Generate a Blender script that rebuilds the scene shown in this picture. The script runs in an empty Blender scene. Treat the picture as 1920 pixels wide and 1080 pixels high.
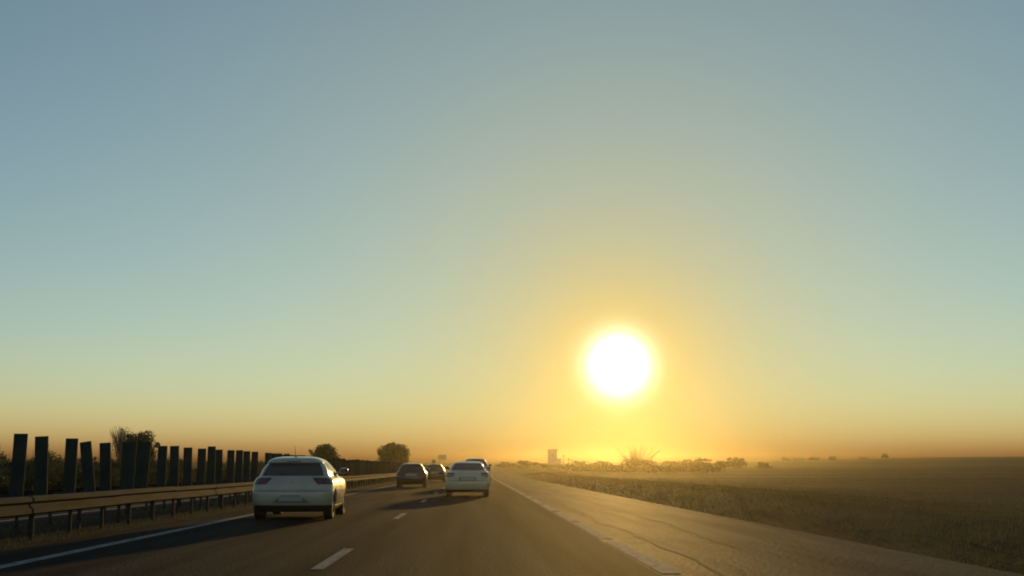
import bpy, bmesh, math, random
from mathutils import Vector, Matrix
random.seed(7)
R = math.radians
scene = bpy.context.scene
C = scene.collection

# ------------------------------------------------------------------ camera
FPX = 2100.0                      # focal length in pixels of the 1920 px wide frame
CAMH = 1.13
PITCH, YAW = R(9.146), R(1.884)
cam = bpy.data.cameras.new('camera')
cam.sensor_width = 36.0
cam.lens = FPX / 1920 * 36.0
cam.clip_start, cam.clip_end = 0.1, 9000
camo = bpy.data.objects.new('camera', cam)
camo.location = (0, 0, CAMH)
camo.rotation_euler = (R(90) + PITCH, 0, -YAW)
C.objects.link(camo)
scene.camera = camo

def ray(px, py):
    x, y = (px - 960) / FPX, (540 - py) / FPX
    right = Vector((math.cos(YAW), -math.sin(YAW), 0))
    fwd = Vector((math.sin(YAW) * math.cos(PITCH), math.cos(YAW) * math.cos(PITCH), math.sin(PITCH)))
    up = right.cross(fwd)
    return right * x + up * y + fwd
def xat(px, Y, py=872):
    r = ray(px, py); return r.x / r.y * Y
def zat(px, py, Y):
    r = ray(px, py); return CAMH + r.z / r.y * Y

# ------------------------------------------------------------------ sky and sun
SUN = ray(1160, 685).normalized()
SUN_EL = math.asin(SUN.z)
SUN_AZ = math.atan2(SUN.x, SUN.y)
world = bpy.data.worlds.new('World'); scene.world = world
world.use_nodes = True
nt = world.node_tree; nt.nodes.clear()
N = nt.nodes.new; LK = nt.links.new
wout = N('ShaderNodeOutputWorld')
sky = N('ShaderNodeTexSky'); sky.sky_type = 'NISHITA'; sky.sun_disc = False
sky.sun_elevation = SUN_EL; sky.sun_rotation = SUN_AZ
sky.altitude = 0; sky.air_density = 1.0; sky.dust_density = 0.0; sky.ozone_density = 1.5
SKY_STRENGTH = 0.116
EXT_R, EXT_G, EXT_B = 2.8, 3.7, 3.8
HALO, HALO_F, WIDE = 0.70, 0.96, 0.26
bg = N('ShaderNodeBackground'); bg.inputs['Strength'].default_value = SKY_STRENGTH
# aureole: the bright sun disc and the glow of the hazy air around it, as a function of the angle to the sun
tcw = N('ShaderNodeTexCoord'); dt = N('ShaderNodeVectorMath'); dt.operation = 'DOT_PRODUCT'
nv = N('ShaderNodeVectorMath'); nv.operation = 'NORMALIZE'
LK(tcw.outputs['Generated'], nv.inputs[0]); LK(nv.outputs[0], dt.inputs[0]); dt.inputs[1].default_value = SUN
def mth(op, a, b=None):
    n_ = N('ShaderNodeMath'); n_.operation = op
    for i, q in enumerate((a, b)):
        if q is None: continue
        if isinstance(q, (int, float)): n_.inputs[i].default_value = q
        else: LK(q, n_.inputs[i])
    return n_.outputs[0]
ang = mth('MULTIPLY', mth('ARCCOSINE', mth('MINIMUM', dt.outputs['Value'], 1.0)), 57.2958)
# dust near the ground dims and reddens the lowest degrees of sky all round the horizon
sxyz = N('ShaderNodeSeparateXYZ'); LK(nv.outputs[0], sxyz.inputs[0])
elev = mth('MAXIMUM', mth('MULTIPLY', sxyz.outputs[2], 57.2958), 0.0)
low = mth('POWER', mth('ADD', elev, 0.8), -2.0)
ext = N('ShaderNodeCombineXYZ')
for i, k in enumerate((EXT_R, EXT_G, EXT_B)):
    LK(mth('EXPONENT', mth('MULTIPLY', low, -k)), ext.inputs[i])
def vm(op, a_, b_):
    n_ = N('ShaderNodeVectorMath'); n_.operation = op
    for i, q in enumerate((a_, b_)):
        if isinstance(q, tuple): n_.inputs[i].default_value = q
        else: LK(q, n_.inputs[i])
    return n_.outputs[0]
def scaled_colour(colour, fac):
    n_ = N('ShaderNodeVectorMath'); n_.operation = 'SCALE'; n_.inputs[0].default_value = colour; LK(fac, n_.inputs['Scale']); return n_.outputs[0]
base = vm('MULTIPLY', sky.outputs[0], (SKY_STRENGTH,) * 3)
core = scaled_colour((1.0, 0.92, 0.78), mth('MULTIPLY', mth('EXPONENT', mth('MULTIPLY', mth('POWER', mth('DIVIDE', ang, 0.98), 1.6), -1.0)), 7.0))
wide = scaled_colour((0.42, 0.95, 0.78), mth('MULTIPLY', mth('EXPONENT', mth('MULTIPLY', ang, -1 / 15.0)), WIDE))
hf = mth('MULTIPLY', mth('EXPONENT', mth('MULTIPLY', ang, -1 / 9.8)), HALO_F)
halo = scaled_colour((HALO, HALO * 0.66, HALO * 0.06), hf)
inv = mth('SUBTRACT', 1.0, hf)
sc_ = N('ShaderNodeVectorMath'); sc_.operation = 'SCALE'; LK(vm('ADD', base, wide), sc_.inputs[0]); LK(inv, sc_.inputs['Scale'])
tot = vm('ADD', sc_.outputs[0], halo)
tot = vm('ADD', vm('MULTIPLY', tot, ext.outputs[0]), core)
bg.inputs['Strength'].default_value = 1.0      # the sky texture itself is scaled by SKY_STRENGTH above
LK(tot, bg.inputs[0]); LK(bg.outputs[0], wout.inputs[0])

sl = bpy.data.lights.new('sun', 'SUN'); sl.energy = 2.0; sl.angle = R(1.0); sl.color = (1.0, 0.59, 0.16)
so = bpy.data.objects.new('sun', sl); C.objects.link(so)
so.rotation_euler = (-SUN).to_track_quat('-Z', 'Y').to_euler()
so.location = (0, 0, 60)

scene.view_settings.view_transform = 'Standard'
scene.view_settings.look = 'None'
scene.view_settings.exposure = 0.0
scene.view_settings.gamma = 1.0
scene.cycles.use_denoising = True
scene.cycles.max_bounces = 8
scene.cycles.volume_bounces = 0
scene.cycles.filter_width = 1.9

# ------------------------------------------------------------------ materials
def mat(name, col, rough=0.6, metal=0.0, spec=0.5, coat=0.0, noise=None, bump=None, trans=None, specn=None):
    """noise = (colour2, scale xyz, detail, lo, hi); bump = (scale, strength, distance)"""
    m = bpy.data.materials.new(name); m.use_nodes = True
    t = m.node_tree; p = t.nodes['Principled BSDF']
    p.inputs['Base Color'].default_value = (*col, 1)
    p.inputs['Roughness'].default_value = rough
    p.inputs['Metallic'].default_value = metal
    p.inputs['Specular IOR Level'].default_value = spec
    p.inputs['Coat Weight'].default_value = coat
    p.inputs['Coat Roughness'].default_value = 0.06
    if noise or bump:
        tc = t.nodes.new('ShaderNodeTexCoord')
    if noise:
        c2, sc, det, lo, hi = noise
        mp = t.nodes.new('ShaderNodeMapping'); mp.inputs['Scale'].default_value = sc
        nz = t.nodes.new('ShaderNodeTexNoise'); nz.inputs['Scale'].default_value = 1.0
        nz.inputs['Detail'].default_value = det
        mr = t.nodes.new('ShaderNodeMapRange'); mr.inputs[1].default_value = lo; mr.inputs[2].default_value = hi
        mx = t.nodes.new('ShaderNodeMix'); mx.data_type = 'RGBA'
        mx.inputs[6].default_value = (*col, 1); mx.inputs[7].default_value = (*c2, 1)
        t.links.new(tc.outputs['Object'], mp.inputs[0]); t.links.new(mp.outputs[0], nz.inputs['Vector'])
        t.links.new(nz.outputs[0], mr.inputs[0]); t.links.new(mr.outputs[0], mx.inputs[0])
        t.links.new(mx.outputs[2], p.inputs['Base Color'])
        if specn:
            mr2 = t.nodes.new('ShaderNodeMapRange'); mr2.inputs[1].default_value = lo; mr2.inputs[2].default_value = hi
            mr2.inputs[3].default_value = specn[0]; mr2.inputs[4].default_value = specn[1]
            t.links.new(nz.outputs[0], mr2.inputs[0]); t.links.new(mr2.outputs[0], p.inputs['Specular IOR Level'])
    if bump:
        n2 = t.nodes.new('ShaderNodeTexNoise'); n2.inputs['Scale'].default_value = bump[0]; n2.inputs['Detail'].default_value = 4
        bp = t.nodes.new('ShaderNodeBump'); bp.inputs['Strength'].default_value = bump[1]; bp.inputs['Distance'].default_value = bump[2]
        t.links.new(tc.outputs['Object'], n2.inputs['Vector']); t.links.new(n2.outputs[0], bp.inputs['Height'])
        t.links.new(bp.outputs[0], p.inputs['Normal'])
    if trans:
        tr = t.nodes.new('ShaderNodeBsdfTranslucent'); tr.inputs[0].default_value = (*trans[0], 1)
        ms = t.nodes.new('ShaderNodeMixShader'); ms.inputs[0].default_value = trans[1]
        t.links.new(p.outputs[0], ms.inputs[1]); t.links.new(tr.outputs[0], ms.inputs[2])
        t.links.new(ms.outputs[0], t.nodes['Material Output'].inputs[0])
    return m

M = {}
M['asphalt'] = mat('asphalt', (0.012, 0.012, 0.011), 0.84, specn=(0.02, 0.045), noise=((0.025, 0.024, 0.021), (1.5, 0.05, 1), 8, 0.36, 0.66), bump=(20, 1.0, 0.035))
M['asphalt_old'] = mat('asphalt_old', (0.026, 0.025, 0.022), 0.76, specn=(0.035, 0.085), noise=((0.050, 0.047, 0.040), (1.6, 0.12, 1), 8, 0.36, 0.68), bump=(14, 1.0, 0.06))
M['bitumen'] = mat('bitumen', (0.014, 0.0135, 0.012), 0.85, spec=0.05, noise=((0.03, 0.028, 0.026), (3, 1, 1), 3, 0.4, 0.6))
M['line_paint'] = mat('line_paint', (0.27, 0.26, 0.235), 0.85, spec=0.10, noise=((0.13, 0.125, 0.11), (9, 2.2, 1), 8, 0.46, 0.70), bump=(160, 0.3, 0.006))
M['field'] = mat('field', (0.030, 0.028, 0.015), 0.95, spec=0.02, noise=((0.058, 0.051, 0.029), (0.004, 0.045, 1), 7, 0.42, 0.6), bump=(3.0, 0.6, 0.10))
M['verge'] = mat('verge', (0.04, 0.037, 0.018), 0.95, spec=0.02, noise=((0.075, 0.065, 0.033), (0.9, 0.25, 1), 8, 0.4, 0.62), bump=(9, 0.8, 0.06))
M['soil'] = mat('soil', (0.028, 0.024, 0.017), 0.95, spec=0.02, noise=((0.05, 0.043, 0.029), (1.3, 0.6, 1), 8, 0.4, 0.65), bump=(12, 0.7, 0.04))
M['galv'] = mat('galvanised_steel', (0.062, 0.06, 0.052), 0.85, metal=0.0, spec=0.08, noise=((0.031, 0.027, 0.021), (2.5, 0.7, 9), 8, 0.45, 0.66), bump=(6, 0.12, 0.02))
M['galv_dark'] = mat('weathered_post_steel', (0.055, 0.053, 0.047), 0.8, metal=0.0, spec=0.08, noise=((0.03, 0.027, 0.022), (8, 8, 5), 6, 0.4, 0.62))
M['panel'] = mat('green_panel', (0.024, 0.038, 0.034), 0.8, spec=0.1, noise=((0.040, 0.049, 0.041), (6, 6, 3), 6, 0.42, 0.64))
M['panel_grey'] = mat('faded_green_panel', (0.038, 0.050, 0.043), 0.8, spec=0.1, noise=((0.06, 0.064, 0.054), (6, 6, 3), 6, 0.42, 0.64))
M['leaf'] = mat('leaf', (0.050, 0.064, 0.022), 0.65, spec=0.25, trans=((0.10, 0.11, 0.03), 0.22))
M['leaf_olive'] = mat('leaf_olive', (0.075, 0.078, 0.030), 0.7, spec=0.25, trans=((0.14, 0.13, 0.045), 0.25))
M['leaf_dry'] = mat('leaf_dry', (0.15, 0.11, 0.055), 0.8, spec=0.2, trans=((0.2, 0.14, 0.06), 0.25))
M['bark'] = mat('bark', (0.075, 0.058, 0.042), 0.9, spec=0.2, noise=((0.12, 0.10, 0.075), (5, 5, 1.5), 6, 0.4, 0.65))
M['twig'] = mat('twig', (0.17, 0.135, 0.095), 0.85, spec=0.2)
M['grass'] = mat('grass_blade', (0.11, 0.10, 0.052), 0.8, spec=0.08, trans=((0.20, 0.17, 0.07), 0.3))
M['glass'] = mat('car_glass', (0.085, 0.08, 0.066), 0.04, spec=0.7)
M['tyre'] = mat('tyre_rubber', (0.016, 0.016, 0.016), 0.75, spec=0.3)
M['rim'] = mat('alloy_rim', (0.42, 0.42, 0.42), 0.3, metal=0.9)
M['trim'] = mat('black_trim', (0.03, 0.029, 0.027), 0.6)
M['chrome'] = mat('chrome', (0.6, 0.6, 0.6), 0.15, metal=1.0)
M['lamp_red'] = mat('tail_lamp_red', (0.13, 0.05, 0.042), 0.15, coat=0.8)
M['lamp_clear'] = mat('head_lamp_clear', (0.55, 0.55, 0.55), 0.08, coat=1.0)
M['recess'] = mat('recess_grey', (0.22, 0.205, 0.17), 0.5)
M['plate'] = mat('plate_white', (0.42, 0.40, 0.34), 0.5)
M['paint_white'] = mat('white_car_paint', (0.52, 0.465, 0.36), 0.38, coat=0.9, noise=((0.42, 0.375, 0.29), (2, 2, 2), 5, 0.4, 0.7))
M['paint_silver'] = mat('pale_car_paint', (0.60, 0.54, 0.36), 0.38, coat=0.9, noise=((0.52, 0.47, 0.31), (2, 2, 2), 5, 0.4, 0.7))
M['paint_dark'] = mat('dark_car_paint', (0.022, 0.024, 0.026), 0.32, coat=0.9)
M['paint_brown'] = mat('brown_car_paint', (0.05, 0.043, 0.034), 0.35, coat=0.9)
M['paint_grey'] = mat('grey_car_paint', (0.20, 0.20, 0.195), 0.35, coat=0.9)
M['sign_face'] = mat('sign_face', (0.20, 0.24, 0.20), 0.5)
M['sign_back'] = mat('sign_back', (0.24, 0.25, 0.23), 0.55, metal=0.4)
M['concrete'] = mat('pale_concrete', (0.36, 0.35, 0.31), 0.85, noise=((0.27, 0.26, 0.23), (0.6, 0.6, 0.25), 6, 0.4, 0.65))
M['win'] = mat('building_window', (0.22, 0.22, 0.20), 0.3)

# ------------------------------------------------------------------ helpers
def mesh_obj(name, verts, faces, m, parent=None, smooth=None):
    me = bpy.data.meshes.new(name)
    me.from_pydata(verts, [], faces)
    me.materials.append(M[m] if isinstance(m, str) else m)
    if smooth is not None:
        me.polygons.foreach_set('use_smooth', [True] * len(me.polygons))
        me.set_sharp_from_angle(angle=R(smooth))
    o = bpy.data.objects.new(name, me); C.objects.link(o)
    if parent: o.parent = parent
    return o
def empty(name, loc=(0, 0, 0), rz=0):
    o = bpy.data.objects.new(name, None); C.objects.link(o)
    o.location = loc; o.rotation_euler = (0, 0, rz); o.empty_display_size = 0.3
    return o
def tag(o, label=None, cat=None, group=None, kind=None):
    if label: o['label'] = label
    if cat: o['category'] = cat
    if group: o['group'] = group
    if kind: o['kind'] = kind
    return o
class MB:
    def __init__(s): s.v, s.f = [], []
    def add(s, v, f):
        k = len(s.v); s.v += [tuple(p) for p in v]; s.f += [tuple(i + k for i in q) for q in f]
    def box(s, x0, x1, y0, y1, z0, z1, tap=0.0):
        s.add([(x0, y0, z0), (x1, y0, z0), (x1, y1, z0), (x0, y1, z0),
               (x0 + tap, y0 + tap, z1), (x1 - tap, y0 + tap, z1), (x1 - tap, y1 - tap, z1), (x0 + tap, y1 - tap, z1)],
              [(3, 2, 1, 0), (4, 5, 6, 7), (0, 1, 5, 4), (1, 2, 6, 5), (2, 3, 7, 6), (3, 0, 4, 7)])
    def tube(s, pts, rad, n=6):
        pts = [Vector(p) for p in pts]; rings = []
        for i, p in enumerate(pts):
            d = (pts[min(i + 1, len(pts) - 1)] - pts[max(i - 1, 0)]).normalized()
            a = d.orthogonal().normalized(); b = d.cross(a)
            r = rad[i] if isinstance(rad, (list, tuple)) else rad
            rings.append([p + (a * math.cos(6.28319 * k / n) + b * math.sin(6.28319 * k / n)) * r for k in range(n)])
        v = [q for rg in rings for q in rg]; f = []
        for i in range(len(pts) - 1):
            for k in range(n):
                f.append((i * n + k, i * n + (k + 1) % n, (i + 1) * n + (k + 1) % n, (i + 1) * n + k))
        f.append(tuple(range(n))[::-1]); f.append(tuple((len(pts) - 1) * n + k for k in range(n)))
        s.add(v, f)
    def lathe(s, prof, n, axis='X', cx=0, cy=0, cz=0):
        v, f = [], []
        for k in range(n):
            a = 6.28319 * k / n
            for (h, r) in prof:
                v.append((cx + h, cy + r * math.cos(a), cz + r * math.sin(a)))
        m_ = len(prof)
        for k in range(n):
            k2 = (k + 1) % n
            for i in range(m_ - 1):
                f.append((k * m_ + i, k * m_ + i + 1, k2 * m_ + i + 1, k2 * m_ + i))
        s.add(v, f)
    def build(s, name, m, parent=None, smooth=None):
        return mesh_obj(name, s.v, s.f, m, parent, smooth)
def copy_obj(o, parent=None, loc=None):
    c = o.copy(); C.objects.link(c)
    if parent: c.parent = parent
    if loc: c.location = loc
    return c

# ------------------------------------------------------------------ terrain
def sstep(a, b, x):
    t = min(1, max(0, (x - a) / (b - a))); return t * t * (3 - 2 * t)
def H(x, y):
    far = min(1.0, max(0.0, (y - 120) / 400.0))
    return 3.9 * far ** 1.2 + 2.6 * sstep(70, 260, x) * sstep(120, 360, y)
ROAD_L, ROAD_R = -6.45, 5.9
XS = [-620, -420, -260, -120, -60, -32, -20.5, -9.6, -9.0, -6.45, 5.9, 6.5, 7.4, 9, 12, 20, 40, 55, 70, 85, 100, 115, 130, 150, 170, 190, 210, 230, 260, 300, 420, 620]
YS = [-200, -60, -20, 0, 10, 20, 30, 40, 50, 60, 80, 100, 120, 140, 160, 180, 200, 220, 240, 260, 280, 300, 330, 360, 390, 420, 450, 480, 520, 560, 600]
def prof_z(x, y):
    z = H(x, y)
    for a, b, d in ((-9.0, -6.45, 0.03),):
        if a <= x <= b: z += 0.0
    # shallow earth drain along the right edge of the shoulder, then a low bank
    if abs(x - 6.5) < .01: z -= 0.16
    elif abs(x - 7.4) < .01: z += 0.04
    elif abs(x - 9) < .01: z += 0.26
    elif abs(x - 12) < .01: z += 0.22
    elif abs(x - 20) < .01: z += 0.08
    return z
gv = [(x, y, prof_z(x, y) - 0.012) for y in YS for x in XS]
nx = len(XS)
gf = [(j * nx + i, j * nx + i + 1, (j + 1) * nx + i + 1, (j + 1) * nx + i) for j in range(len(YS) - 1) for i in range(nx - 1)]
ground = tag(mesh_obj('ground', gv, gf, 'field', smooth=60), kind='structure')
ground.data.materials.append(M['verge']); ground.data.materials.append(M['soil'])
for p in ground.data.polygons:
    cx = p.center.x
    if 5.9 < cx < 12: p.material_index = 1
    elif -9.6 < cx < -6.4: p.material_index = 2
    elif -32 < cx < -20: p.material_index = 1

def strip(name, x0, x1, dz, m, parent=None, ys=None):
    ys = ys or [y for y in YS if y >= -60]
    v = []; f = []
    for y in ys:
        v += [(x0, y, H(0, y) + dz), (x1, y, H(0, y) + dz)]
    for j in range(len(ys) - 1):
        f.append((2 * j, 2 * j + 1, 2 * j + 3, 2 * j + 2))
    return mesh_obj(name, v, f, m, parent)
road = tag(strip('road', ROAD_L, 2.0, 0.0, 'asphalt'), kind='structure')
shoulder = tag(strip('hard_shoulder', 2.0, ROAD_R, 0.0, 'asphalt_old'), kind='structure')
opp = tag(strip('opposite_carriageway', -20.5, -9.6, 0.0, 'asphalt'), kind='structure')

def line(name, x0, x1, y0, y1, parent, dz=0.006, m='line_paint'):
    y1 = min(y1, 595)
    ys = [y0] + [y for y in YS if y0 < y < y1] + [y1]
    return strip(name, x0, x1, dz, m, parent, ys)
line('edge_line', -5.57, -5.37, -40, 900, road)
y = 13.05 - 12.7 * 2
first = None
while y < 420:
    line('lane_dash', -1.85, -1.70, y, y + 3.3, road); y += 12.7
y = 12.6 - 6.1 * 4
k = 0
while y < 330:
    line('shoulder_dash', 2.03, 2.25, y, y + (5.35 if k % 3 else 5.1), shoulder); y += 6.05; k += 1
line('edge_line', -10.3, -10.1, -40, 600, opp)
line('edge_line', -19.3, -19.1, -40, 600, opp)
y = -20
while y < 300:
    line('lane_dash', -14.8, -14.65, y, y + 3.3, opp); y += 12.7
# bitumen-sealed cracks that catch the low sun
def seal(pts, w, parent):
    v, f = [], []
    for i, (x, yy) in enumerate(pts):
        dx, dy = (pts[min(i + 1, len(pts) - 1)][0] - pts[max(i - 1, 0)][0], pts[min(i + 1, len(pts) - 1)][1] - pts[max(i - 1, 0)][1])
        l = math.hypot(dx, dy); n_ = (-dy / l, dx / l); ww = w * random.uniform(0.7, 1.3)
        v += [(x + n_[0] * ww, yy + n_[1] * ww, 0.005), (x - n_[0] * ww, yy - n_[1] * ww, 0.005)]
    for i in range(len(pts) - 1): f.append((2 * i, 2 * i + 1, 2 * i + 3, 2 * i + 2))
    return mesh_obj('crack_seal', v, f, 'bitumen', parent)
def wob(x, y0, y1, a, n=30):
    return [(x + a * math.sin(i * 0.9 + x) + random.uniform(-a, a) * 0.5, y0 + (y1 - y0) * i / n) for i in range(n + 1)]
def jag(x, y0, y1, a, n):
    pts = []; xx = x
    for i in range(n + 1):
        xx += random.gauss(0, a) + (x - xx) * .12; pts.append((xx, y0 + (y1 - y0) * (i + random.uniform(-.3, .3)) / n))
    return pts
seal(jag(2.75, 8, 46, 0.035, 90), 0.016, shoulder)
seal(jag(3.8, 16, 60, 0.05, 100), 0.018, shoulder)
for y_, x1 in ((25, 5.2), (34.5, 5.6), (17.5, 4.3)):
    pts = []; yy_ = y_
    for i in range(26):
        yy_ += random.gauss(0, .06); pts.append((2.3 + (x1 - 2.3) * i / 25, yy_))
    seal(pts, 0.018, shoulder)

# ------------------------------------------------------------------ guardrails
WP = [(0.0, 0.70), (0.035, 0.695), (0.085, 0.665), (0.085, 0.615), (0.03, 0.575), (0.03, 0.535), (0.085, 0.495), (0.085, 0.430), (0.035, 0.400), (0.0, 0.395)]
def guardrail(x, side, y0, y1, label, dy=1.72):
    g = tag(empty('guardrail', (x, y0, 0)), label, 'guardrail', 'steel crash barriers along the median')
    L = 4.3
    def beam_mesh():
        v, f = [], []
        n = len(WP)
        pr = WP + [(a - 0.006, z) for a, z in reversed(WP)]
        for t in (0.0, 0.5, 1.0):
            v += [(side * a, t * (L + 0.12), z) for a, z in pr]
        k = len(pr)
        for j in range(2):
            for i in range(k):
                f.append((j * k + i, j * k + (i + 1) % k, (j + 1) * k + (i + 1) % k, (j + 1) * k + i))
        f.append(tuple(range(k))); f.append(tuple(range(2 * k, 3 * k))[::-1])
        return mesh_obj('beam', v, f, 'galv', g, smooth=40)
    b0 = beam_mesh(); yy = 0; i = 0
    while yy < y1 - y0:
        b = b0 if i == 0 else copy_obj(b0, g)
        b.location = (0.0015 * (i % 2) * side + random.uniform(-0.008, 0.008), yy, random.uniform(-0.008, 0.008))
        b.rotation_euler = (random.uniform(-.0015, .0015), 0, random.uniform(-.002, .002))
        yy += L; i += 1
    mb = MB()
    mb.box(-0.03 - 0.03, 0.03 - 0.03, -0.05, -0.044, -0.05, 0.66); mb.box(-0.06, -0.054, -0.044, 0.05, -0.05, 0.66); mb.box(-0.006, 0.0, -0.044, -0.02, -0.05, 0.66)
    mb.box(-0.01 if side > 0 else -0.04, 0.03, -0.04, 0.04, 0.5, 0.6)
    p0 = mb.build('post', 'galv_dark', g); yy = 0.37; i = 0
    while yy < min(y1 - y0, 150):
        p = p0 if i == 0 else copy_obj(p0, g)
        p.location = (-0.02 * side, yy, 0); p.rotation_euler = (random.uniform(-.02, .02), random.uniform(-.015, .015), 0)
        yy += dy; i += 1
    return g
guardrail(-7.1, 1, 1.2, 200, 'weathered steel guardrail beam running along the left of the road')
guardrail(-8.75, -1, 1.2, 160, 'second steel guardrail facing the opposite carriageway behind the panels')

# ------------------------------------------------------------------ glare screen of upright panels
fence = tag(empty('glare_screen_fence', (-7.55, 15, 0)), 'row of upright dark green panels standing behind the left guardrail', 'fence')
def panel_mesh(w, h, m):
    # shallow channel: a flat face towards the traffic and two flanges bent back towards the oncoming side
    d, t = 0.034, 0.007
    x = w / 2
    out = [(-x, d), (-x, 0.012), (-x + 0.012, 0), (x - 0.012, 0), (x, 0.012), (x, d), (x - t, d), (x - t, 0.014), (x - 0.014, t), (-x + 0.014, t), (-x + t, 0.014), (-x + t, d)]
    n = len(out)
    v = [(a, b, 0.0) for a, b in out] + [(a, b, h) for a, b in out]
    f = [(i, (i + 1) % n, n + (i + 1) % n, n + i) for i in range(n)]
    for q in ((0, 1, 10, 11), (1, 2, 9, 10), (2, 3, 8, 9), (3, 4, 7, 8), (4, 5, 6, 7)):
        f.append(q); f.append(tuple(i + n for i in q)[::-1])
    me = mesh_obj('panel', v, f, m, fence)
    return me
protos = {}
def panel(px, ptop, lean=0.0, w=0.225, m='panel', Y=None, base=0.42):
    X = -7.55
    if Y is None: Y = X / (xat(px, 1.0))
    ztop = zat(px, ptop, Y) if ptop else 1.66 + random.uniform(-0.05, 0.05)
    h = ztop - base
    key = (m, round(w, 2))
    if key not in protos:
        protos[key] = panel_mesh(w, 1.0, m); o = protos[key]
    else:
        o = copy_obj(protos[key], fence)
    o.location = (0, Y - 15, base); o.scale = (1, 1, h)
    o.rotation_euler = (random.uniform(-.015, .015), lean + random.uniform(-0.006, 0.006), random.uniform(-0.1, 0.1))
    return Y
for a in ((33, 813, 0.0), (80, 818, -0.045), (131, 822, 0.005), (174, 827, -0.155), (201, 830, -0.055), (238, 829, 0.02), (264, 829, 0.03), (303, 836, 0), (328, 836, -.03), (353, 839, -.03),
          (377, 841, 0), (396, 837, 0), (411, 843, -.02), (432, 844, 0), (448, 844, 0), (462, 846, 0), (477, 847, 0), (502, 849, 0), (513, 850, 0), (523, 850, 0)):
    w = 0.30 if a[0] in (238, 264) else 0.225
    Yl = panel(a[0], a[1], a[2], w)
for Yn in (17.2, 15.9, 14.7, 13.5): panel(0, None, 0.0, Y=Yn)
yy = Yl + 1.1
while yy < 190:
    gap = random.choice((0.9, 1.0, 1.1, 1.15, 1.0, 1.9))
    panel(0, None, random.choice((0, 0, 0.02, -0.03)), Y=yy, m=random.choice(('panel', 'panel', 'panel_grey'))); yy += gap * (1 if yy < 110 else 1.4)
# carrying rail along the foot of the panels
mb = MB(); mb.box(-0.03, 0.03, -3, 176, 0.40, 0.46); mb.build('foot_rail', 'galv_dark', fence)
mb = MB(); mb.box(-0.025, 0.025, -0.025, 0.025, -0.05, 0.40); s0 = mb.build('stub_post', 'galv_dark', fence)
s0.location = (0, -2.5, 0)
for i in range(1, 50): copy_obj(s0, fence, (0, -2.5 + i * 2.4, 0))

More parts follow.
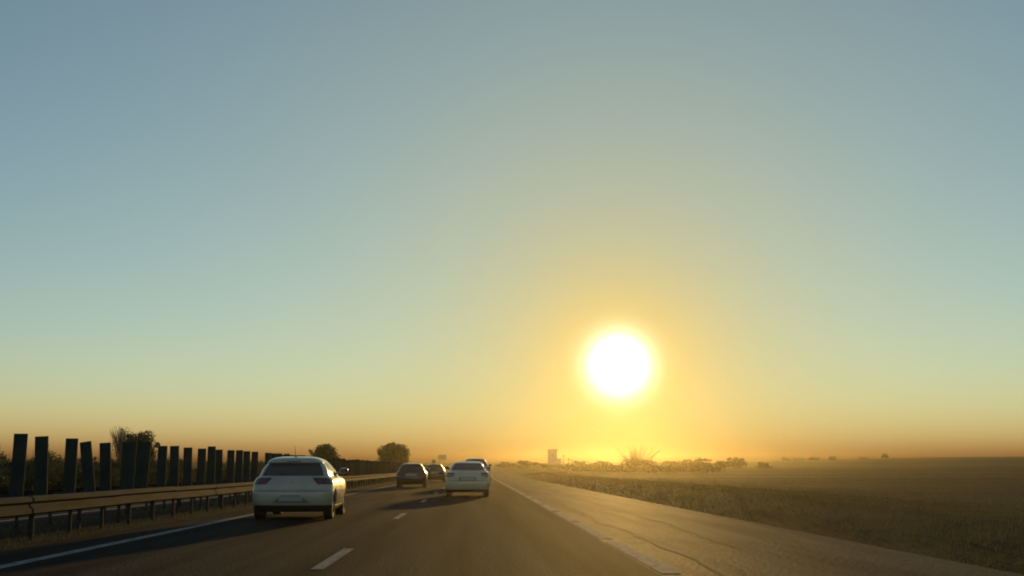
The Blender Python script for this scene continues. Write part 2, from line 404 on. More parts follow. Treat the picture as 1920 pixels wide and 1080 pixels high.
# ------------------------------------------------------------------ cars
def pchip(xs, ys):
    n = len(xs); h = [xs[i + 1] - xs[i] for i in range(n - 1)]; d = [(ys[i + 1] - ys[i]) / h[i] for i in range(n - 1)]
    m = [d[0]] + [0] * (n - 2) + [d[-1]]
    for i in range(1, n - 1):
        m[i] = 0 if d[i - 1] * d[i] <= 0 else 2 * d[i - 1] * d[i] / (d[i - 1] + d[i])
    def f(x):
        if x <= xs[0]: return ys[0]
        if x >= xs[-1]: return ys[-1]
        i = 0
        while x > xs[i + 1]: i += 1
        t = (x - xs[i]) / h[i]
        return ((1 + 2 * t) * (1 - t) ** 2 * ys[i] + t * (1 - t) ** 2 * h[i] * m[i] + t * t * (3 - 2 * t) * ys[i + 1] + t * t * (t - 1) * h[i] * m[i + 1])
    return f
class Car:
    # levels: z, y_rear, y_front, half width, rear corner radius
    def __init__(s, name, levels, paint, loc, rz, label, opts):
        s.o = opts
        zs = [l[0] for l in levels]; s.z0, s.z1 = zs[0], zs[-1]; s.zs = zs
        s.yr, s.yf, s.b, s.rr = [pchip(zs, [l[i] for l in levels]) for i in (1, 2, 3, 4)]
        s.root = tag(empty(name, loc, rz), label, 'car', 'cars driving ahead on the road')
        s.paint = paint
        s.make()
    def pt(s, u, z, sg=1):
        yr, yf, b, r = s.yr(z), s.yf(z), s.b(z), s.rr(z)
        r = min(r, b * .8, (yf - yr) * .3); rf = min(b * .8, (yf - yr) * .3, r * 1.6); bul = 0.055; bf = 0.12
        ys0, ys1 = yr + bul + r, yf - bf - rf
        if u <= 1: x, y = (b - r) * u, yr + bul * u * u
        elif u <= 2:
            a = (u - 1) * math.pi / 2; x, y = b - r + r * math.sin(a), yr + bul + r - r * math.cos(a)
        elif u <= 3:
            t = u - 2; x, y = b + 0.02 * 4 * t * (1 - t), ys0 + (ys1 - ys0) * t
        elif u <= 4:
            a = (u - 3) * math.pi / 2; x, y = b - rf + rf * math.cos(a), yf - bf - rf + rf * math.sin(a)
        else:
            t = 5 - u; x, y = (b - rf) * t, yf - bf * t * t
        return Vector((x * sg, y, z))
    def uy(s, y, z):   # u on the side for a given y
        yr, yf, b, r = s.yr(z), s.yf(z), s.b(z), s.rr(z)
        r = min(r, b * .8, (yf - yr) * .3); rf = min(b * .8, (yf - yr) * .3, r * 1.6)
        a, c = yr + 0.055 + r, yf - 0.12 - rf
        return 2 + max(-0.9, min(1, (y - a) / (c - a)))
    def ux(s, x, z):   # u on the rear for a given x
        b, r = s.b(z), min(s.rr(z), s.b(z) * .8)
        if x <= b - r: return x / (b - r)
        return 1 + math.asin(min(1, (x - (b - r)) / r)) / (math.pi / 2)
    def nrm(s, u, z, sg):
        e = 0.01
        du = s.pt(min(u + e, 5), z, sg) - s.pt(max(u - e, 0), z, sg)
        dz = s.pt(u, min(z + e, s.z1), sg) - s.pt(u, max(z - e, s.z0), sg)
        n = du.cross(dz) * sg
        return n.normalized() if n.length > 1e-9 else Vector((0, 0, 1))
    def patch(s, name, m, u0, u1, z0, z1, sg=None, off=0.004, nu=8, nz=5, parent=None, both=False):
        """u0/u1 functions of z (or numbers). both: mirrored about the centre line, u from -u1 to u1"""
        f0 = u0 if callable(u0) else (lambda z: u0); f1 = u1 if callable(u1) else (lambda z: u1)
        rows = []
        for j in range(nz + 1):
            z = z0 + (z1 - z0) * j / nz; row = []
            if both:
                for i in range(-nu, nu + 1):
                    u = f1(z) * abs(i) / nu; g = 1 if i >= 0 else -1
                    row.append(s.pt(u, z, g) + s.nrm(u, z, g) * off)
            else:
                for i in range(nu + 1):
                    u = f0(z) + (f1(z) - f0(z)) * i / nu
                    row.append(s.pt(u, z, sg) + s.nrm(u, z, sg) * off)
            rows.append(row)
        w = len(rows[0]); v = [tuple(p) for r_ in rows for p in r_]; f = []
        for j in range(nz):
            for i in range(w - 1):
                q = (j * w + i, j * w + i + 1, (j + 1) * w + i + 1, (j + 1) * w + i)
                f.append(q if (sg or 1) > 0 else q[::-1])
        # rim going into the body so that the pane has an edge
        loop = [i for i in range(w)] + [j * w + w - 1 for j in range(1, nz + 1)] + [nz * w + i for i in range(w - 2, -1, -1)] + [j * w for j in range(nz - 1, 0, -1)]
        cen = Vector((0, 2.0, 0.7)); k = len(v)
        for i in loop:
            p = Vector(v[i]); v.append(tuple(p + (cen - p).normalized() * 0.02))
        for i in range(len(loop)):
            a, b_ = i, (i + 1) % len(loop); f.append((loop[a], k + a, k + b_, loop[b_]))
        return mesh_obj(name, v, f, m, parent or s.root, smooth=35)
    def make(s):
        o = s.o
        us = [i / 6 for i in range(6)] + [1 + i / 7 for i in range(7)] + [2 + i / 22 for i in range(22)] + [3 + i / 7 for i in range(7)] + [4 + i / 6 for i in range(7)]
        zz = []
        for a, b in zip(s.zs[:-1], s.zs[1:]):
            n = max(1, int(round((b - a) / 0.03))); n = max(n, 2)
            zz += [a + (b - a) * i / n for i in range(n)]
        zz.append(s.z1)
        ring = [(u, 1) for u in us] + [(u, -1) for u in us[-2:0:-1]]
        v = [tuple(s.pt(u, z, g)) for z in zz for u, g in ring]; n = len(ring)
        f = [(j * n + i, j * n + (i + 1) % n, (j + 1) * n + (i + 1) % n, (j + 1) * n + i) for j in range(len(zz) - 1) for i in range(n)]
        f.append(tuple(range(n))[::-1]); f.append(tuple((len(zz) - 1) * n + i for i in range(n)))
        body = mesh_obj('body', v, f, s.paint, s.root)
        # wheel arches
        wr, fr, rad = o['wr'], o['wf'], o['rad']
        cut = MB()
        for yy in (wr, fr):
            for sg in (-1, 1):
                prof = [(sg * (s.b(.5) + .3), .0001), (sg * (s.b(.5) + .3), rad + 0.055), (sg * (s.b(.5) - 0.28), rad + 0.055), (sg * (s.b(.5) - 0.28), .0001)]
                if sg > 0: prof = prof[::-1]
                cut.lathe(prof, 28, cy=yy, cz=rad)
        co = cut.build('cutter', 'trim')
        bm = bmesh.new(); bm.from_mesh(co.data); bmesh.ops.remove_doubles(bm, verts=bm.verts, dist=0.001); bmesh.ops.recalc_face_normals(bm, faces=bm.faces); bm.to_mesh(co.data); bm.free()
        bm = bmesh.new(); bm.from_mesh(body.data); bmesh.ops.recalc_face_normals(bm, faces=bm.faces); bm.to_mesh(body.data); bm.free()
        body.parent = None
        md = body.modifiers.new('b', 'BOOLEAN'); md.object = co; md.operation = 'DIFFERENCE'; md.solver = 'EXACT'
        dg = bpy.context.evaluated_depsgraph_get()
        me = bpy.data.meshes.new_from_object(body.evaluated_get(dg)); body.modifiers.clear()
        body.data = me; body.parent = s.root
        me.materials.clear(); me.materials.append(M[s.paint])
        me.polygons.foreach_set('use_smooth', [True] * len(me.polygons)); me.set_sharp_from_angle(angle=R(32))
        bpy.data.objects.remove(co)
        # wheels
        first = None
        for yy in (wr, fr):
            for sg in (-1, 1):
                mb = MB(); w = 0.105
                mb.lathe([(-w * .9, rad * .62), (-w, rad * .7), (-w, rad * .93), (-w * .8, rad), (w * .8, rad), (w, rad * .93), (w, rad * .7), (w * .9, rad * .62)], 28)
                wh = mb.build('wheel', 'tyre', s.root, smooth=35)
                wh.location = (sg * (s.b(.45) - 0.125), yy, rad)
                mb = MB()
                mb.lathe([(sg * .02, .02), (sg * .02, rad * .63), (sg * -.06, rad * .63)], 20)
                for q in range(5):
                    a = q * 1.2566
                    c_, s_ = math.cos(a), math.sin(a); t = (-s_, c_)
                    mb.add([(sg * .085, c_ * .05 + t[0] * .035, s_ * .05 + t[1] * .035), (sg * .085, c_ * .05 - t[0] * .035, s_ * .05 - t[1] * .035),
                            (sg * .075, c_ * rad * .64 - t[0] * .05, s_ * rad * .64 - t[1] * .05), (sg * .075, c_ * rad * .64 + t[0] * .05, s_ * rad * .64 + t[1] * .05)], [(0, 1, 2, 3)])
                mb.lathe([(sg * .09, .001), (sg * .09, .06), (sg * .03, .06)], 12)
                mb.lathe([(sg * .095, rad * .58), (sg * .095, rad * .64), (sg * .0, rad * .65)], 24)
                mb.build('rim', 'rim', wh)
        # glazing
        gz0, gz1 = o['rg']
        s.patch('rear_window', 'glass', 0, lambda z: s.ux(s.b(z) * o.get('rgw', .86) - 0.02, z), gz0, gz1, both=True, nu=10, nz=6)
        sz0, sz1 = o['sg']
        cuts = o['sy']          # y limits of the side panes along the belt
        for sg in (-1, 1):
            for ya, yb in zip(cuts[:-1], cuts[1:]):
                last = yb == cuts[-1]; firstp = ya == cuts[0]
                fa = (lambda z, ya=ya: s.uy(ya + (z - sz0) * o.get('rake_r', 0.55), z)) if firstp else (lambda z, ya=ya: s.uy(ya + 0.035 + (z - sz0) * 0.12, z))
                fb = (lambda z, yb=yb: s.uy(min(yb - (z - sz0) * o.get('rake_f', 1.9), s.yf(z) - 0.3), z)) if last else (lambda z, yb=yb: s.uy(yb - 0.035 + (z - sz0) * 0.12, z))
                s.patch('side_window', 'glass', fa, fb, sz0, sz1, sg=sg, nu=10, nz=5)
        s.patch('windscreen', 'glass', 3.7, 5, o['ws'][0], o['ws'][1], sg=1, nu=8, nz=4)
        s.patch('windscreen', 'glass', 3.7, 5, o['ws'][0], o['ws'][1], sg=-1, nu=8, nz=4)
        # tail lamps wrap round the corner
        lz0, lz1 = o['lamp']
        for sg in (-1, 1):
            lx = o['lampx']
            s.patch('tail_lamp', 'lamp_red', lambda z: s.ux(lx + (lz1 - z) * o.get('lamps', 0.6), z), lambda z: 2.0 + 0.10 * (z - lz0) / (lz1 - lz0), lz0, lz1, sg=sg, off=0.012, nu=9, nz=4)
            s.patch('head_lamp', 'lamp_clear', 3.35, 4.35, .60, .72, sg=sg, off=0.006, nu=6, nz=3)
        # lower bumper in black plastic, plate recess, plate
        bz = o['bump']
        s.patch('bumper_trim', 'trim', 0, 1.95, bz[0], bz[1], both=True, off=0.008, nu=14, nz=4)
        pz = o['plate']
        s.patch('plate_recess', 'recess', 0, lambda z: s.ux(0.36 + (z - pz[0]) * o.get('recs', -0.6), z), pz[0] - 0.035, pz[1] + 0.03, both=True, off=0.006, nu=6, nz=3)
        s.patch('number_plate', 'plate', 0, lambda z: s.ux(0.26, z), pz[0], pz[1], both=True, off=0.014, nu=4, nz=1)
        # sill, door seams, handles, mirrors
        for sg in (-1, 1):
            s.patch('sill_trim', 'trim', lambda z: s.uy(wr + rad + .08, z), lambda z: s.uy(fr - rad - .08, z), s.z0 + .03, s.z0 + .12, sg=sg, off=0.008, nu=8, nz=2)
            for yh in o['handles']:
                s.patch('door_handle', s.paint, lambda z: s.uy(yh, z), lambda z: s.uy(yh + 0.18, z), o['hz'], o['hz'] + 0.03, sg=sg, off=0.03, nu=4, nz=2)
            for yd in o['seams']:
                s.patch('door_seam', 'trim', lambda z: s.uy(yd, z), lambda z: s.uy(yd + 0.012, z), 0.36, sz0, sg=sg, off=0.002, nu=1, nz=8)
            zm = sz0 + 0.03; ym = o['mirror']; bx = s.b(zm)
            mb = MB()
            cx = sg * (bx + 0.14)
            ringv = []
            for t, sc in ((0, .7), (.03, .95), (.09, 1.0), (.14, .8), (.17, .4)):
                for k in range(12):
                    a = k * math.pi / 6
                    ringv.append((cx + 0.11 * sc * abs(math.cos(a)) ** .7 * (1 if math.cos(a) >= 0 else -1), ym + t, zm + 0.07 + 0.07 * sc * abs(math.sin(a)) ** .7 * (1 if math.sin(a) >= 0 else -1)))
            fc = [(j * 12 + k, j * 12 + (k + 1) % 12, (j + 1) * 12 + (k + 1) % 12, (j + 1) * 12 + k) for j in range(4) for k in range(12)]
            fc += [tuple(range(12))[::-1], tuple(range(48, 60))]
            mb.add(ringv, fc); mb.box(min(sg * (bx - .03), cx), max(sg * (bx - .03), cx), ym + .05, ym + .11, zm + 0.005, zm + .045)
            mm = mb.build('mirror', s.paint, s.root, smooth=50)
            mg = MB(); mg.box(cx - .085, cx + .085, ym - .006, ym - .001, zm + .02, zm + .12); mg.build('mirror_glass', 'glass', mm)
        s.extra()
    def extra(s):
        o = s.o
        if o.get('antenna'):
            ya = o['antenna']; zt = s.z1 - .02
            mb = MB(); mb.tube([(0, ya, zt - .02), (0, ya - .02, zt + .04)], [.03, .012], 8); mb.tube([(0, ya - .015, zt + .03), (-0.02, ya - .12, zt + .27)], [.006, .004], 6)
            mb.build('antenna', 'trim', s.root)
        if o.get('emblem'):
            z = o['emblem']; y = s.yr(z) - 0.012
            mb = MB(); w, h = .042, .055
            v = [(0, y, z - h), (w, y, z), (0, y, z + h), (-w, y, z), (0, y, z - h * .55), (w * .55, y, z), (0, y, z + h * .55), (-w * .55, y, z)]
            v += [(a, b + .02, c) for a, b, c in v[:4]]
            mb.add(v, [(0, 1, 5, 4), (1, 2, 6, 5), (2, 3, 7, 6), (3, 0, 4, 7), (0, 8, 9, 1), (1, 9, 10, 2), (2, 10, 11, 3), (3, 11, 8, 0)])
            mb.build('emblem', 'chrome', s.root)
        if o.get('wiper'):
            z = s.o['rg'][0] + .02
            a = s.pt(0, z) + Vector((0, -.02, 0)); b_ = s.pt(s.ux(.32, z + .02), z + .02, -1) + Vector((0, -.02, 0))
            mb = MB(); mb.tube([a, b_], .008, 6); mb.build('rear_wiper', 'trim', s.root)
        if o.get('brake'):
            z = o['brake']
            s.patch('brake_lamp', 'lamp_red', 0, lambda z: s.ux(.15, z), z, z + .02, both=True, off=0.006, nu=3, nz=1)
        if o.get('crease'):
            z = o['crease']
            s.patch('bumper_seam', 'trim', 0, 1.9, z, z + .010, both=True, off=0.002, nu=12, nz=1)

HATCH = [(.17, .24, 3.80, .76, .34), (.24, .11, 3.93, .82, .34), (.34, .035, 4.02, .875, .33), (.48, .0, 4.05, .895, .32), (.58, .003, 4.05, .90, .31), (.63, .02, 4.03, .90, .30), (.665, .06, 4.0, .897, .30),
         (.76, .085, 3.93, .885, .29), (.86, .125, 3.78, .855, .28), (.925, .175, 3.5, .808, .27), (.96, .205, 3.05, .78, .26), (1.0, .24, 2.92, .765, .25),
         (1.10, .325, 2.70, .725, .23), (1.20, .405, 2.44, .665, .22), (1.245, .44, 2.32, .632, .21), (1.262, .36, 2.27, .618, .20), (1.315, .375, 2.10, .57, .20), (1.35, .43, 1.93, .515, .20), (1.378, .56, 1.72, .42, .2), (1.394, .75, 1.5, .3, .15), (1.40, .95, 1.3, .15, .1)]
HO = dict(wr=.73, wf=3.31, rad=.315, rg=(.965, 1.235), rgw=.90, sg=(.975, 1.265), sy=(.62, .98, 1.78, 2.78), rake_r=.7, rake_f=1.95, ws=(1.0, 1.28), lamp=(.775, .915), lampx=.44, lamps=.9, bump=(.18, .325), plate=(.415, .515), recess_paint=False, recs=-1.2,
          handles=(1.0, 1.95), hz=.80, seams=(1.02, 1.85, 2.86), mirror=2.62, antenna=.66, emblem=.82, wiper=1, brake=1.272, crease=.628)
def scaled(levels, sx, sy, sz):
    return [(z * sz, a * sy, b * sy, c * sx, d * sx) for z, a, b, c, d in levels]
Car('car', HATCH, 'paint_white', (-4.06, 25.3, 0), R(1.2), 'white hatchback with roof antenna, nearest car in the left lane', HO)

SEDAN = [(.18, .18, 4.15, .78, .30), (.25, .08, 4.30, .84, .28), (.36, .02, 4.38, .87, .26), (.50, .0, 4.40, .88, .24), (.62, .005, 4.40, .88, .24), (.66, .04, 4.36, .878, .24), (.80, .06, 4.25, .872, .24), (.92, .07, 3.95, .855, .24),
         (.985, .095, 3.6, .83, .24), (1.015, .20, 3.2, .80, .24), (1.03, .42, 3.12, .775, .24), (1.045, .60, 3.06, .755, .22), (1.12, .72, 2.92, .715, .22), (1.22, .88, 2.70, .655, .20), (1.32, 1.06, 2.42, .59, .19), (1.37, 1.20, 2.2, .53, .18), (1.40, 1.40, 1.98, .43, .16), (1.412, 1.6, 1.8, .3, .1)]
SO = dict(wr=.92, wf=3.5, rad=.315, rg=(1.055, 1.33), rgw=.92, sg=(1.05, 1.31), sy=(.95, 1.25, 2.05, 3.05), rake_r=.75, rake_f=1.9, ws=(1.06, 1.33), lamp=(.78, .95), lampx=.52, lamps=.2, bump=(.19, .30), plate=(.66, .76), recs=-.3,
          handles=(1.25, 2.15), hz=.86, seams=(1.3, 2.1, 3.05), mirror=2.85, crease=.64)
Car('car', SEDAN, 'paint_silver', (-0.28, 45.4, 0), R(0.2), 'pale silver-white saloon in the right lane, sun rimming its side', SO)

WAGON = [(z * 1.03, a, b * 1.03, c * 1.0, d) for z, a, b, c, d in HATCH]
WO = dict(HO); WO.update(rg=(1.0, 1.27), sg=(1.005, 1.30), ws=(1.04, 1.31), brake=1.312, antenna=0, emblem=0, crease=.65, plate=(.70, .80), recs=-.2, bump=(.19, .42))
Car('car', WAGON, 'paint_dark', (-3.77, 67.5, 0), R(0.5), 'black hatchback behind the white hatchback in the left lane', WO)
W2 = [(z * 1.08, a, b * 1.03, c * .98, d) for z, a, b, c, d in HATCH]
WO2 = dict(HO); WO2.update(rg=(1.05, 1.33), sg=(1.055, 1.36), ws=(1.09, 1.37), brake=1.375, antenna=0, emblem=0, crease=.68, plate=(.72, .82), recs=-.2, bump=(.2, .42), hz=.86)
Car('car', W2, 'paint_brown', (-3.33, 94.5, 0), R(0.3), 'small dark brown car farthest along the left lane', WO2)
SUV = [(z * 1.235, a, b * 1.08, c * 1.0, d) for z, a, b, c, d in HATCH]
SUO = dict(HO); SUO.update(rad=.35, wf=3.55, rg=(1.2, 1.51), sg=(1.21, 1.55), ws=(1.25, 1.57), brake=1.575, lamp=(.95, 1.13), antenna=0, emblem=0, crease=.78, plate=(.80, .90), recs=-.2, bump=(.22, .5), hz=1.0, mirror=2.75, sy=(.6, 1.0, 1.9, 2.95))
Car('car', SUV, 'paint_grey', (0.05, 67.0, 0), R(0), 'tall grey car mostly hidden in front of the pale saloon', SUO)

# ------------------------------------------------------------------ trees and shrubs
import numpy as np
rng = np.random.default_rng(11)
def leaf_mesh(name, centres, radii, n, size, m, parent, flat=0.0):
    """n leaf-shaped quads spread through clumps (centre, radius triples)"""
    c = np.array(centres, float); r = np.array(radii, float)
    w = r.prod(axis=1) ** 0.67; w /= w.sum()
    idx = rng.choice(len(c), n, p=w)
    d = rng.normal(size=(n, 3)); d /= np.linalg.norm(d, axis=1)[:, None]
    rad = rng.random(n) ** 0.45
    p = c[idx] + d * rad[:, None] * r[idx]
    p[:, 2] = np.maximum(p[:, 2], 0.03)
    a = rng.normal(size=(n, 3)); a /= np.linalg.norm(a, axis=1)[:, None]
    b = rng.normal(size=(n, 3)); b -= (b * a).sum(1)[:, None] * a; b /= np.linalg.norm(b, axis=1)[:, None]
    s = size * rng.uniform(.6, 1.35, n)[:, None]
    v = np.stack([p - a * s, p + b * s * .45, p + a * s, p - b * s * .45], 1).reshape(-1, 3)
    f = np.arange(4 * n).reshape(-1, 4)
    me = bpy.data.meshes.new(name); me.from_pydata(v.tolist(), [], f.tolist()); me.materials.append(M[m])
    o = bpy.data.objects.new(name, me); C.objects.link(o); o.parent = parent
    return o
def grow(mb, p, d, l, r, depth, tips, spread=0.6, up=0.25):
    pts = [p]; n = 3; dd = Vector(d).normalized(); q = Vector(p)
    for i in range(n):
        dd = (dd + Vector((random.gauss(0, .12), random.gauss(0, .12), random.gauss(0, .06) + up * .15))).normalized()
        q = q + dd * l / n; pts.append(q.copy())
    mb.tube(pts, [r, r * .85, r * .7, r * .55], 6 if depth > 1 else 4)
    if depth == 0: tips.append(q); return
    for k in range(random.choice((2, 3, 3))):
        nd = dd + Vector((random.gauss(0, spread), random.gauss(0, spread), random.gauss(0.05, spread * .5) + up))
        grow(mb, pts[-1] if k < 2 else pts[-2], nd, l * random.uniform(.6, .8), r * .55, depth - 1, tips, spread, up)
def tree(name, x, y, h, w, label, cat, group=None, leaf='leaf', n=4000, size=0.14, bole=0.28, depth=3, clumps=26, shape='round', fill=.42):
    z0 = H(x, y)
    t = tag(empty(name, (x, y, z0)), label, cat, group)
    mb = MB(); tips = []
    grow(mb, Vector((0, 0, -0.15)), (0, 0, 1), h * bole + .15, h * .028, 0, tips); tips = []
    for k in range(4):
        a = k * 1.6 + random.random()
        grow(mb, Vector((0, 0, h * bole * random.uniform(.75, 1.0))), (math.cos(a) * .8, math.sin(a) * .8, 1), h * .26, h * .016, depth - 1, tips, .5, .3)
    mb.build('trunk', 'bark', t, smooth=60)
    cz, hz = h * (bole * .8 + 1) / 2, h * (1 - bole * .8) / 2
    cs, rs = [], []
    for k in range(clumps):
        u = rng.normal(size=3); u /= np.linalg.norm(u); q = rng.random() ** .33 * .80
        if shape == 'cone':
            zz = (u[2] * q + 1) / 2; ww = w / 2 * (1.15 - .75 * zz)
        else: ww = w / 2
        f_ = rng.uniform(.55, 1.25)
        if shape == 'dome':
            cs.append((u[0] * q * ww, u[1] * q * ww, abs(u[2]) * q * h * .85)); rs.append((w * .2 * f_, w * .2 * f_, h * .2 * f_)); continue
        cs.append((u[0] * q * ww, u[1] * q * ww, cz + u[2] * q * hz)); rs.append((w * .5 * fill * f_, w * .5 * fill * f_, hz * fill * f_ * .85))
    # ragged shoots at the outline
    for k in range(clumps // 2):
        u = rng.normal(size=3); u[2] = abs(u[2]); u /= np.linalg.norm(u)
        cs.append((u[0] * w * .44, u[1] * w * .44, cz + u[2] * hz * rng.uniform(.82, 1.0))); rs.append((w * .09, w * .09, hz * .14))
    leaf_mesh('crown', cs, rs, n, size, leaf, t)
    return t
def shrub(x, y, h, w, label, group, leaf='leaf', n=1300, size=0.10, spikes=0, cat='shrub', name='shrub'):
    z0 = H(x, y) + (0.15 if 7.4 < x < 14 else 0)
    t = tag(empty(name, (x, y, z0 - 0.03)), label, cat, group)
    mb = MB()
    for k in range(7 + spikes):
        a = random.random() * 6.28; sp = random.uniform(.1, .55) if k < 7 else random.uniform(0, .35 if spikes < 50 else .6)
        l = h * (random.uniform(.6, .85) if k < 7 else random.uniform(1.0, 1.95 if spikes > 50 else 1.25))
        x1, y1 = math.cos(a) * w * .5 * sp * 1.6, math.sin(a) * w * .5 * sp * 1.6
        mb.tube([(x1 * .15, y1 * .15, -.05), (x1 * .55, y1 * .55, l * .5), (x1 + random.gauss(0, .05), y1, l)], [h * .014, h * .010, h * .004], 5)
    mb.build('stem', 'twig' if spikes else 'bark', t)
    cs, rs = [], []
    for k in range(11):
        a = random.random() * 6.28; q = math.sqrt(random.random()) * .7
        zz = random.uniform(.25, .82) * (1 - .35 * q)
        f_ = random.uniform(.75, 1.25)
        cs.append((math.cos(a) * q * w * .5, math.sin(a) * q * w * .5, h * zz)); rs.append((w * .22 * f_, w * .22 * f_, h * .2 * f_))
    for k in range(7 if spikes < 50 else 0):
        a = random.random() * 6.28; q = random.random() * .3
        cs.append((math.cos(a) * q * w, math.sin(a) * q * w, h * random.uniform(.72, .9))); rs.append((w * .11, w * .11, h * .13))
    leaf_mesh('foliage', cs, rs, n, size, leaf, t)
    return t

def at_tree(px, ptop, Y):
    X = xat(px, Y, 860); return X, zat(px, ptop, Y) - H(X, Y)
# left side, beyond the opposite carriageway
X, h = at_tree(262, 806, 108); tree('broadleaf_tree', X, 108, h, 3.6, 'dense dark round tree rising behind the double-width panels on the left', 'tree', 'trees beyond the opposite carriageway', n=7000, size=.12, bole=.2, clumps=34)
X, h = at_tree(225, 797, 112)
bt = tag(empty('bare_tree', (X, 112, H(X, 112))), 'thin bare-topped tree with pale upright twigs beside the dense tree', 'tree', 'trees beyond the opposite carriageway')
mb = MB(); tips = []
for k in range(75):
    a = random.random() * 6.28; q = math.sqrt(random.random()); zb = h * random.uniform(.2, .62)
    mb.tube([(0, 0, zb), (math.cos(a) * q * .75, math.sin(a) * q * .75, zb + (h - zb) * .5), (math.cos(a) * q * 1.2, math.sin(a) * q * 1.2, h * (1.0 - .22 * q * random.random() - .06 * random.random()))], [.035, .022, .012], 4)
mb.tube([(0, 0, -.2), (0.05, 0, h * .4), (0, .05, h * .75)], [.13, .09, .03], 8)
mb.build('trunk', 'twig', bt)
leaf_mesh('crown', [(0, 0, h * .55), (-.9, 0, h * .62), (.3, .2, h * .8), (-1.1, 0, h * .45), (.1, 0, h * .35)], [(.8, .8, .9), (.35, .35, .6), (.7, .7, .9), (.7, .7, .8), (1.1, 1.1, 1.2)], 700, .09, 'leaf_dry', bt)
X, h = at_tree(607, 831, 125); tree('broadleaf_tree', X, 125, h, 4.0, 'pointed bushy tree showing above the white hatchback', 'tree', 'trees beyond the opposite carriageway', n=5500, size=.13, bole=.1, clumps=34, shape='cone')
X, h = at_tree(738, 831, 185); tree('broadleaf_tree', X, 185, h, 5.4, 'large round tree left of the black hatchback', 'tree', 'trees beyond the opposite carriageway', n=9000, size=.16, bole=.08, clumps=60, fill=.36)
ORD = 'first second third fourth fifth sixth seventh eighth ninth tenth eleventh twelfth thirteenth fourteenth fifteenth sixteenth seventeenth eighteenth nineteenth twentieth'.split()
PAN = (33, 80, 131, 165, 201, 238, 264, 303, 328, 353, 377, 396, 411, 432, 448, 462, 477, 502, 513, 523)
seen = {}
def row_label(x, y, hh, what='shrub'):
    px = 890 + FPX * x / y
    k = sum(1 for p in PAN if p < px)
    if k == 0: base = what + ' left of the first panel from the left'
    elif k < 20: base = what + ' behind the gap right of the %s panel from the left' % ORD[k - 1]
    else: return 'dark roadside %s behind the far panels next to the white hatchback' % what
    n_ = min(seen.get(base, 0), 3); seen[base] = n_ + 1
    return ('nearest dark ', 'second nearest dark ', 'third nearest dark ', 'hindmost dark ')[n_] + base
y = 53.5
while y < 165:
    x = -22.8 + random.uniform(-1.0, .8); hh = random.choice((1.45, 1.7, 1.95, 2.05, 1.6, 1.85))
    shrub(x, y, hh, random.uniform(2.6, 3.6), row_label(x, y, hh), 'shrubs behind the panel fence', n=1700, size=.09, leaf=random.choice(('leaf', 'leaf', 'leaf_olive')), spikes=random.choice((0, 0, 4)))
    y += random.uniform(1.9, 3.2) * (1 if y < 90 else 1.7)
y = 50.0
while y < 100:
    x = -21.2 + random.uniform(-.2, .2); hh = random.uniform(1.0, 1.35)
    shrub(x, y, hh, random.uniform(2.0, 2.5), row_label(x, y, hh, 'low bush'), 'low bushes at the foot of the shrub row', n=1300, size=.075)
    y += random.uniform(1.9, 2.7)
for Y, px, top, w in ((52, 8, 858, 3.4), (51, 60, 846, 1.8), (58, 110, 845, 1.6), (60, 185, 838, 2.4), (66, 290, 856, 2.6)):
    X = xat(px, Y); hh = zat(px, top, Y)
    shrub(X - 3, Y, hh, w, {8: 'low dark shrub at the left edge of the picture', 60: 'upright shrub between the two leftmost panels', 110: 'spiky thin-leaved shrub left of the leaning panel', 185: 'sparse leafy shrub right of the leaning panel', 290: 'dark shrub filling the gap right of the dense tree'}[px], 'shrubs behind the panel fence', n=1700 if px != 110 else 700, size=.08, spikes=5)

# right side, roadside bushes against the glare
def rshrub(px, top, Y, wpx, label, leaf='leaf_olive', n=1600, spikes=3, name='shrub'):
    X = xat(px, Y, 866); hh = zat(px, top, Y) - H(X, Y)
    return shrub(X, Y, max(hh, 1.0), wpx * Y / FPX, label, 'bushes right of the road', leaf, n, .022 * wpx * Y / FPX + .05, spikes, name=name)
rs = rshrub(1192, 857, 225, 96, 'large bush with upright twiggy shoots under the sun', n=2400, spikes=130)
mb = MB(); mb.tube([(2.0, 0, 1.8), (5.0, 0, 4.0)], [.08, .05], 6); mb.build('leaning_stem', 'twig', rs)
for px, top, Y, w, lb in ((948, 866, 270, 40, 'low hazy bush nearest to the pale saloon'), (985, 864, 260, 48, 'low hazy bush left of the pale tower'), (1018, 869, 270, 40, 'small hazy bush at the left foot of the pale tower'), (1085, 864, 250, 50, 'hazy bush right of the pale tower and its poles'), (1128, 863, 240, 54, 'rounded hazy bush left of the large twiggy bush'),
                          (1058, 870, 230, 70, 'broad low bush in front of the pale tower'), (1252, 864, 260, 60, 'low bush right of the large twiggy bush'), (1308, 858, 250, 78, 'wide rounded dark bush on the verge right of the sun'), (1352, 863, 240, 36, 'small bush between two darker bushes right of the sun'),
                          (1380, 857, 240, 50, 'peaked dark bush right of the sun'), (1165, 872, 190, 110, 'wide low bush on the verge below the twiggy bush'), (1245, 873, 180, 100, 'wide low bush below and right of the twiggy bush'), (1110, 874, 200, 80, 'low spreading bush on the verge right of the tower'),
                          (1010, 874, 250, 80, 'low spreading bush on the verge left of the tower'), (1310, 872, 190, 90, 'low spreading bush below the wide dark bush'), (1430, 866, 250, 36, 'flat low bush rightmost of the verge bushes')):
    rshrub(px, top, Y, w, lb)
k = 0
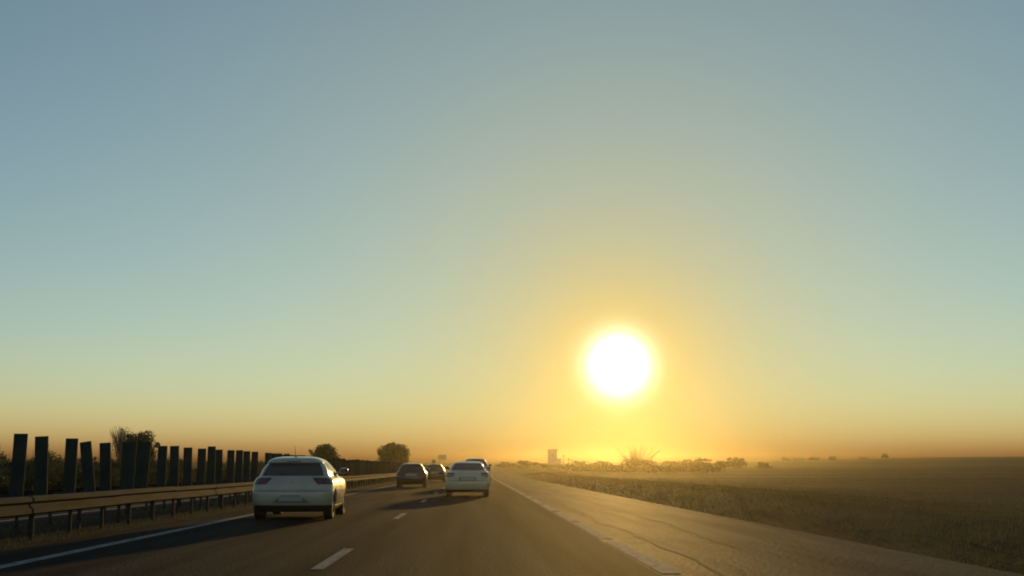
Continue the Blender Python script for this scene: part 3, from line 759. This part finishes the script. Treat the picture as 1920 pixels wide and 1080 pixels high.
for px, top, w, lb in ((1473, 859, 16, 'leftmost small tree on the far field horizon'), (1492, 862, 12, 'tiny bush right of the leftmost horizon tree'), (1503, 861, 12, 'second tiny bush on the far horizon'), (1526, 861, 22, 'flat wide tree clump on the far horizon'),
                       (1561, 858, 18, 'rounded small tree in the middle of the horizon row'), (1619, 861, 20, 'low flat tree clump left of the pointed horizon tree'), (1660, 854, 15, 'pointed dark tree standing highest on the right horizon')):
    Y = 505; X = xat(px, Y, 862); hh = zat(px, top - 4, Y) - H(X, Y)
    tree('field_tree', X, Y, hh, w * 1.1 * Y / FPX, lb, 'tree', 'small trees on the far field', n=1100, size=.2, bole=.02, clumps=16, depth=2, shape='cone' if px == 1660 else 'dome')

# ------------------------------------------------------------------ road signs and tower
def road_sign(px, py0, py1, wpx, Y, label, face):
    X = xat(px, Y, 860); z1, z0 = zat(px, py0, Y), zat(px, py1, Y); w = wpx * Y / FPX; g = H(X, Y)
    t = tag(empty('road_sign', (X, Y, g)), label, 'road sign')
    mb = MB(); mb.box(-w / 2, w / 2, -.03, .03, z0 - g, z1 - g); b = mb.build('sign_panel', face, t)
    mb = MB(); e = w * .03
    mb.box(-w / 2 - e, w / 2 + e, -.05, -.02, z1 - g, z1 - g + e); mb.box(-w / 2 - e, w / 2 + e, -.05, -.02, z0 - g - e, z0 - g)
    mb.box(-w / 2 - e, -w / 2, -.05, -.02, z0 - g, z1 - g); mb.box(w / 2, w / 2 + e, -.05, -.02, z0 - g, z1 - g); mb.build('border', 'sign_back', b)
    for sx in (-.3, .3):
        mb = MB(); mb.tube([(sx * w, .1, -.2), (sx * w, .1, z1 - g - .1)], .07, 8); mb.build('post', 'galv_dark', t)
road_sign(829, 853, 862, 14, 430, 'pale rectangular road sign above the cars ahead', 'sign_face')
road_sign(813, 862, 870, 7, 330, 'small dark sign above the black hatchback', 'panel')
Y = 330; X = xat(1036, Y, 866); g = H(X, Y); w = 18 * Y / FPX; ht = zat(1036, 842, Y) - g
tw = tag(empty('tower', (X, Y, g)), 'pale square concrete tower on the horizon left of the sun', 'tower')
mb = MB(); mb.box(-w / 2, w / 2, -w / 2, w / 2, -.3, ht - .5, 0.12); mb.build('wall', 'concrete', tw)
mb = MB(); mb.box(-w / 2 - .05, w / 2 + .05, -w / 2 - .05, w / 2 + .05, ht - .5, ht); mb.build('roof', 'concrete', tw)
for zz in (1.2, 2.6):
    mb = MB(); mb.box(-.25, .25, -w / 2 + .0, -w / 2 + .10, zz, zz + .7); mb.build('window', 'win', tw)
mb = MB(); mb.box(w / 2 - .1, w / 2 + 1.1, -w * .35, w * .35, -.3, 2.2, .05); mb.build('annexe', 'concrete', tw)
for dx, py in ((17, 852), (27, 858), (33, 861)):
    hh = zat(1036 + dx, py, Y - 6) - H(X, Y)
    mb = MB(); t = tag(empty('utility_pole', (X + dx * Y / FPX, Y - 6, g)), {17: 'tallest thin pole beside the pale tower', 27: 'middle thin pole right of the pale tower', 33: 'shortest thin pole right of the pale tower'}[dx], 'pole', 'poles beside the tower')
    mb.tube([(0, 0, -.3), (0, 0, hh)], [.16, .11], 8); mb.build('shaft', 'bark', t)
    mb = MB(); mb.box(-.5, .5, -.06, .06, hh - .5, hh - .38); mb.build('cross_arm', 'bark', t)

# ------------------------------------------------------------------ grass
def grass(name, n, xr, yr, hr, wd, label, m='grass', dens=None):
    x = rng.uniform(*xr, n); u = rng.random(n); y = yr[0] * (yr[1] / yr[0]) ** u     # denser near the camera
    if xr[1] > 100:                      # a mown strip crosses the field
        x = xr[0] + (xr[1] - xr[0]) * rng.random(n) ** 1.5
        keep = ~((y > 62 + .04 * x) & (y < 72 + .06 * x) & (x > 18)); x, y = x[keep], y[keep]; n = len(x)
    clump = np.sin(x * 3.1 + np.sin(y * 1.7) * 2) * np.sin(y * .9 + x) * .25 + .85
    hgt = rng.uniform(*hr, n) * clump * (np.clip((xr[1] - x) / (xr[1] - xr[0]) * 1.6, .3, 1) if xr[1] < 100 else 1) if xr[0] > 0 else rng.uniform(*hr, n) * clump
    zs = np.interp(x, [-9.6, 5.9, 6.5, 7.4, 9, 12, 20, 40], [0, 0, -.16, .04, .26, .22, .08, 0]) - .03 + np.array([H(a_, b_) for a_, b_ in zip(x.tolist(), y.tolist())])
    a = rng.uniform(0, math.pi, n); w = wd * (0.5 + y / 40)
    lx, ly = rng.normal(0, .22, n) * hgt, rng.normal(0, .22, n) * hgt
    ca, sa = np.cos(a) * w, np.sin(a) * w
    b0 = np.stack([x - ca, y - sa, zs], 1); b1 = np.stack([x + ca, y + sa, zs], 1); tp = np.stack([x + lx, y + ly, zs + hgt], 1)
    v = np.stack([b0, b1, tp], 1).reshape(-1, 3)
    me = bpy.data.meshes.new(name); me.from_pydata(v.tolist(), [], np.arange(3 * n).reshape(-1, 3).tolist()); me.materials.append(M[m])
    o = bpy.data.objects.new(name, me); C.objects.link(o)
    return tag(o, label, 'grass', kind='stuff')
grass('verge_grass', 60000, (6.35, 16), (10, 170), (.04, .15), .008, 'dry olive grass on the verge right of the road')
grass('field_grass', 130000, (12.0, 120), (22, 300), (.03, .085), .012, 'short stubble covering the field right of the road')
grass('median_grass', 9000, (-9.3, -6.6), (8, 90), (.03, .12), .007, 'weeds growing in the soil of the median')

# ------------------------------------------------------------------ haze
mb = MB(); mb.box(-630, 630, -210, 610, -1.5, 8.6)
hm = bpy.data.materials.new('haze'); hm.use_nodes = True; t = hm.node_tree; t.nodes.clear()
ho = t.nodes.new('ShaderNodeOutputMaterial'); pv = t.nodes.new('ShaderNodeVolumePrincipled')
pv.inputs['Color'].default_value = (1.0, 0.9, 0.6, 1)
pv.inputs['Density'].default_value = 0.000175
pv.inputs['Anisotropy'].default_value = 0.915
t.links.new(pv.outputs[0], ho.inputs['Volume'])
haze = tag(mb.build('haze', hm), kind='stuff')
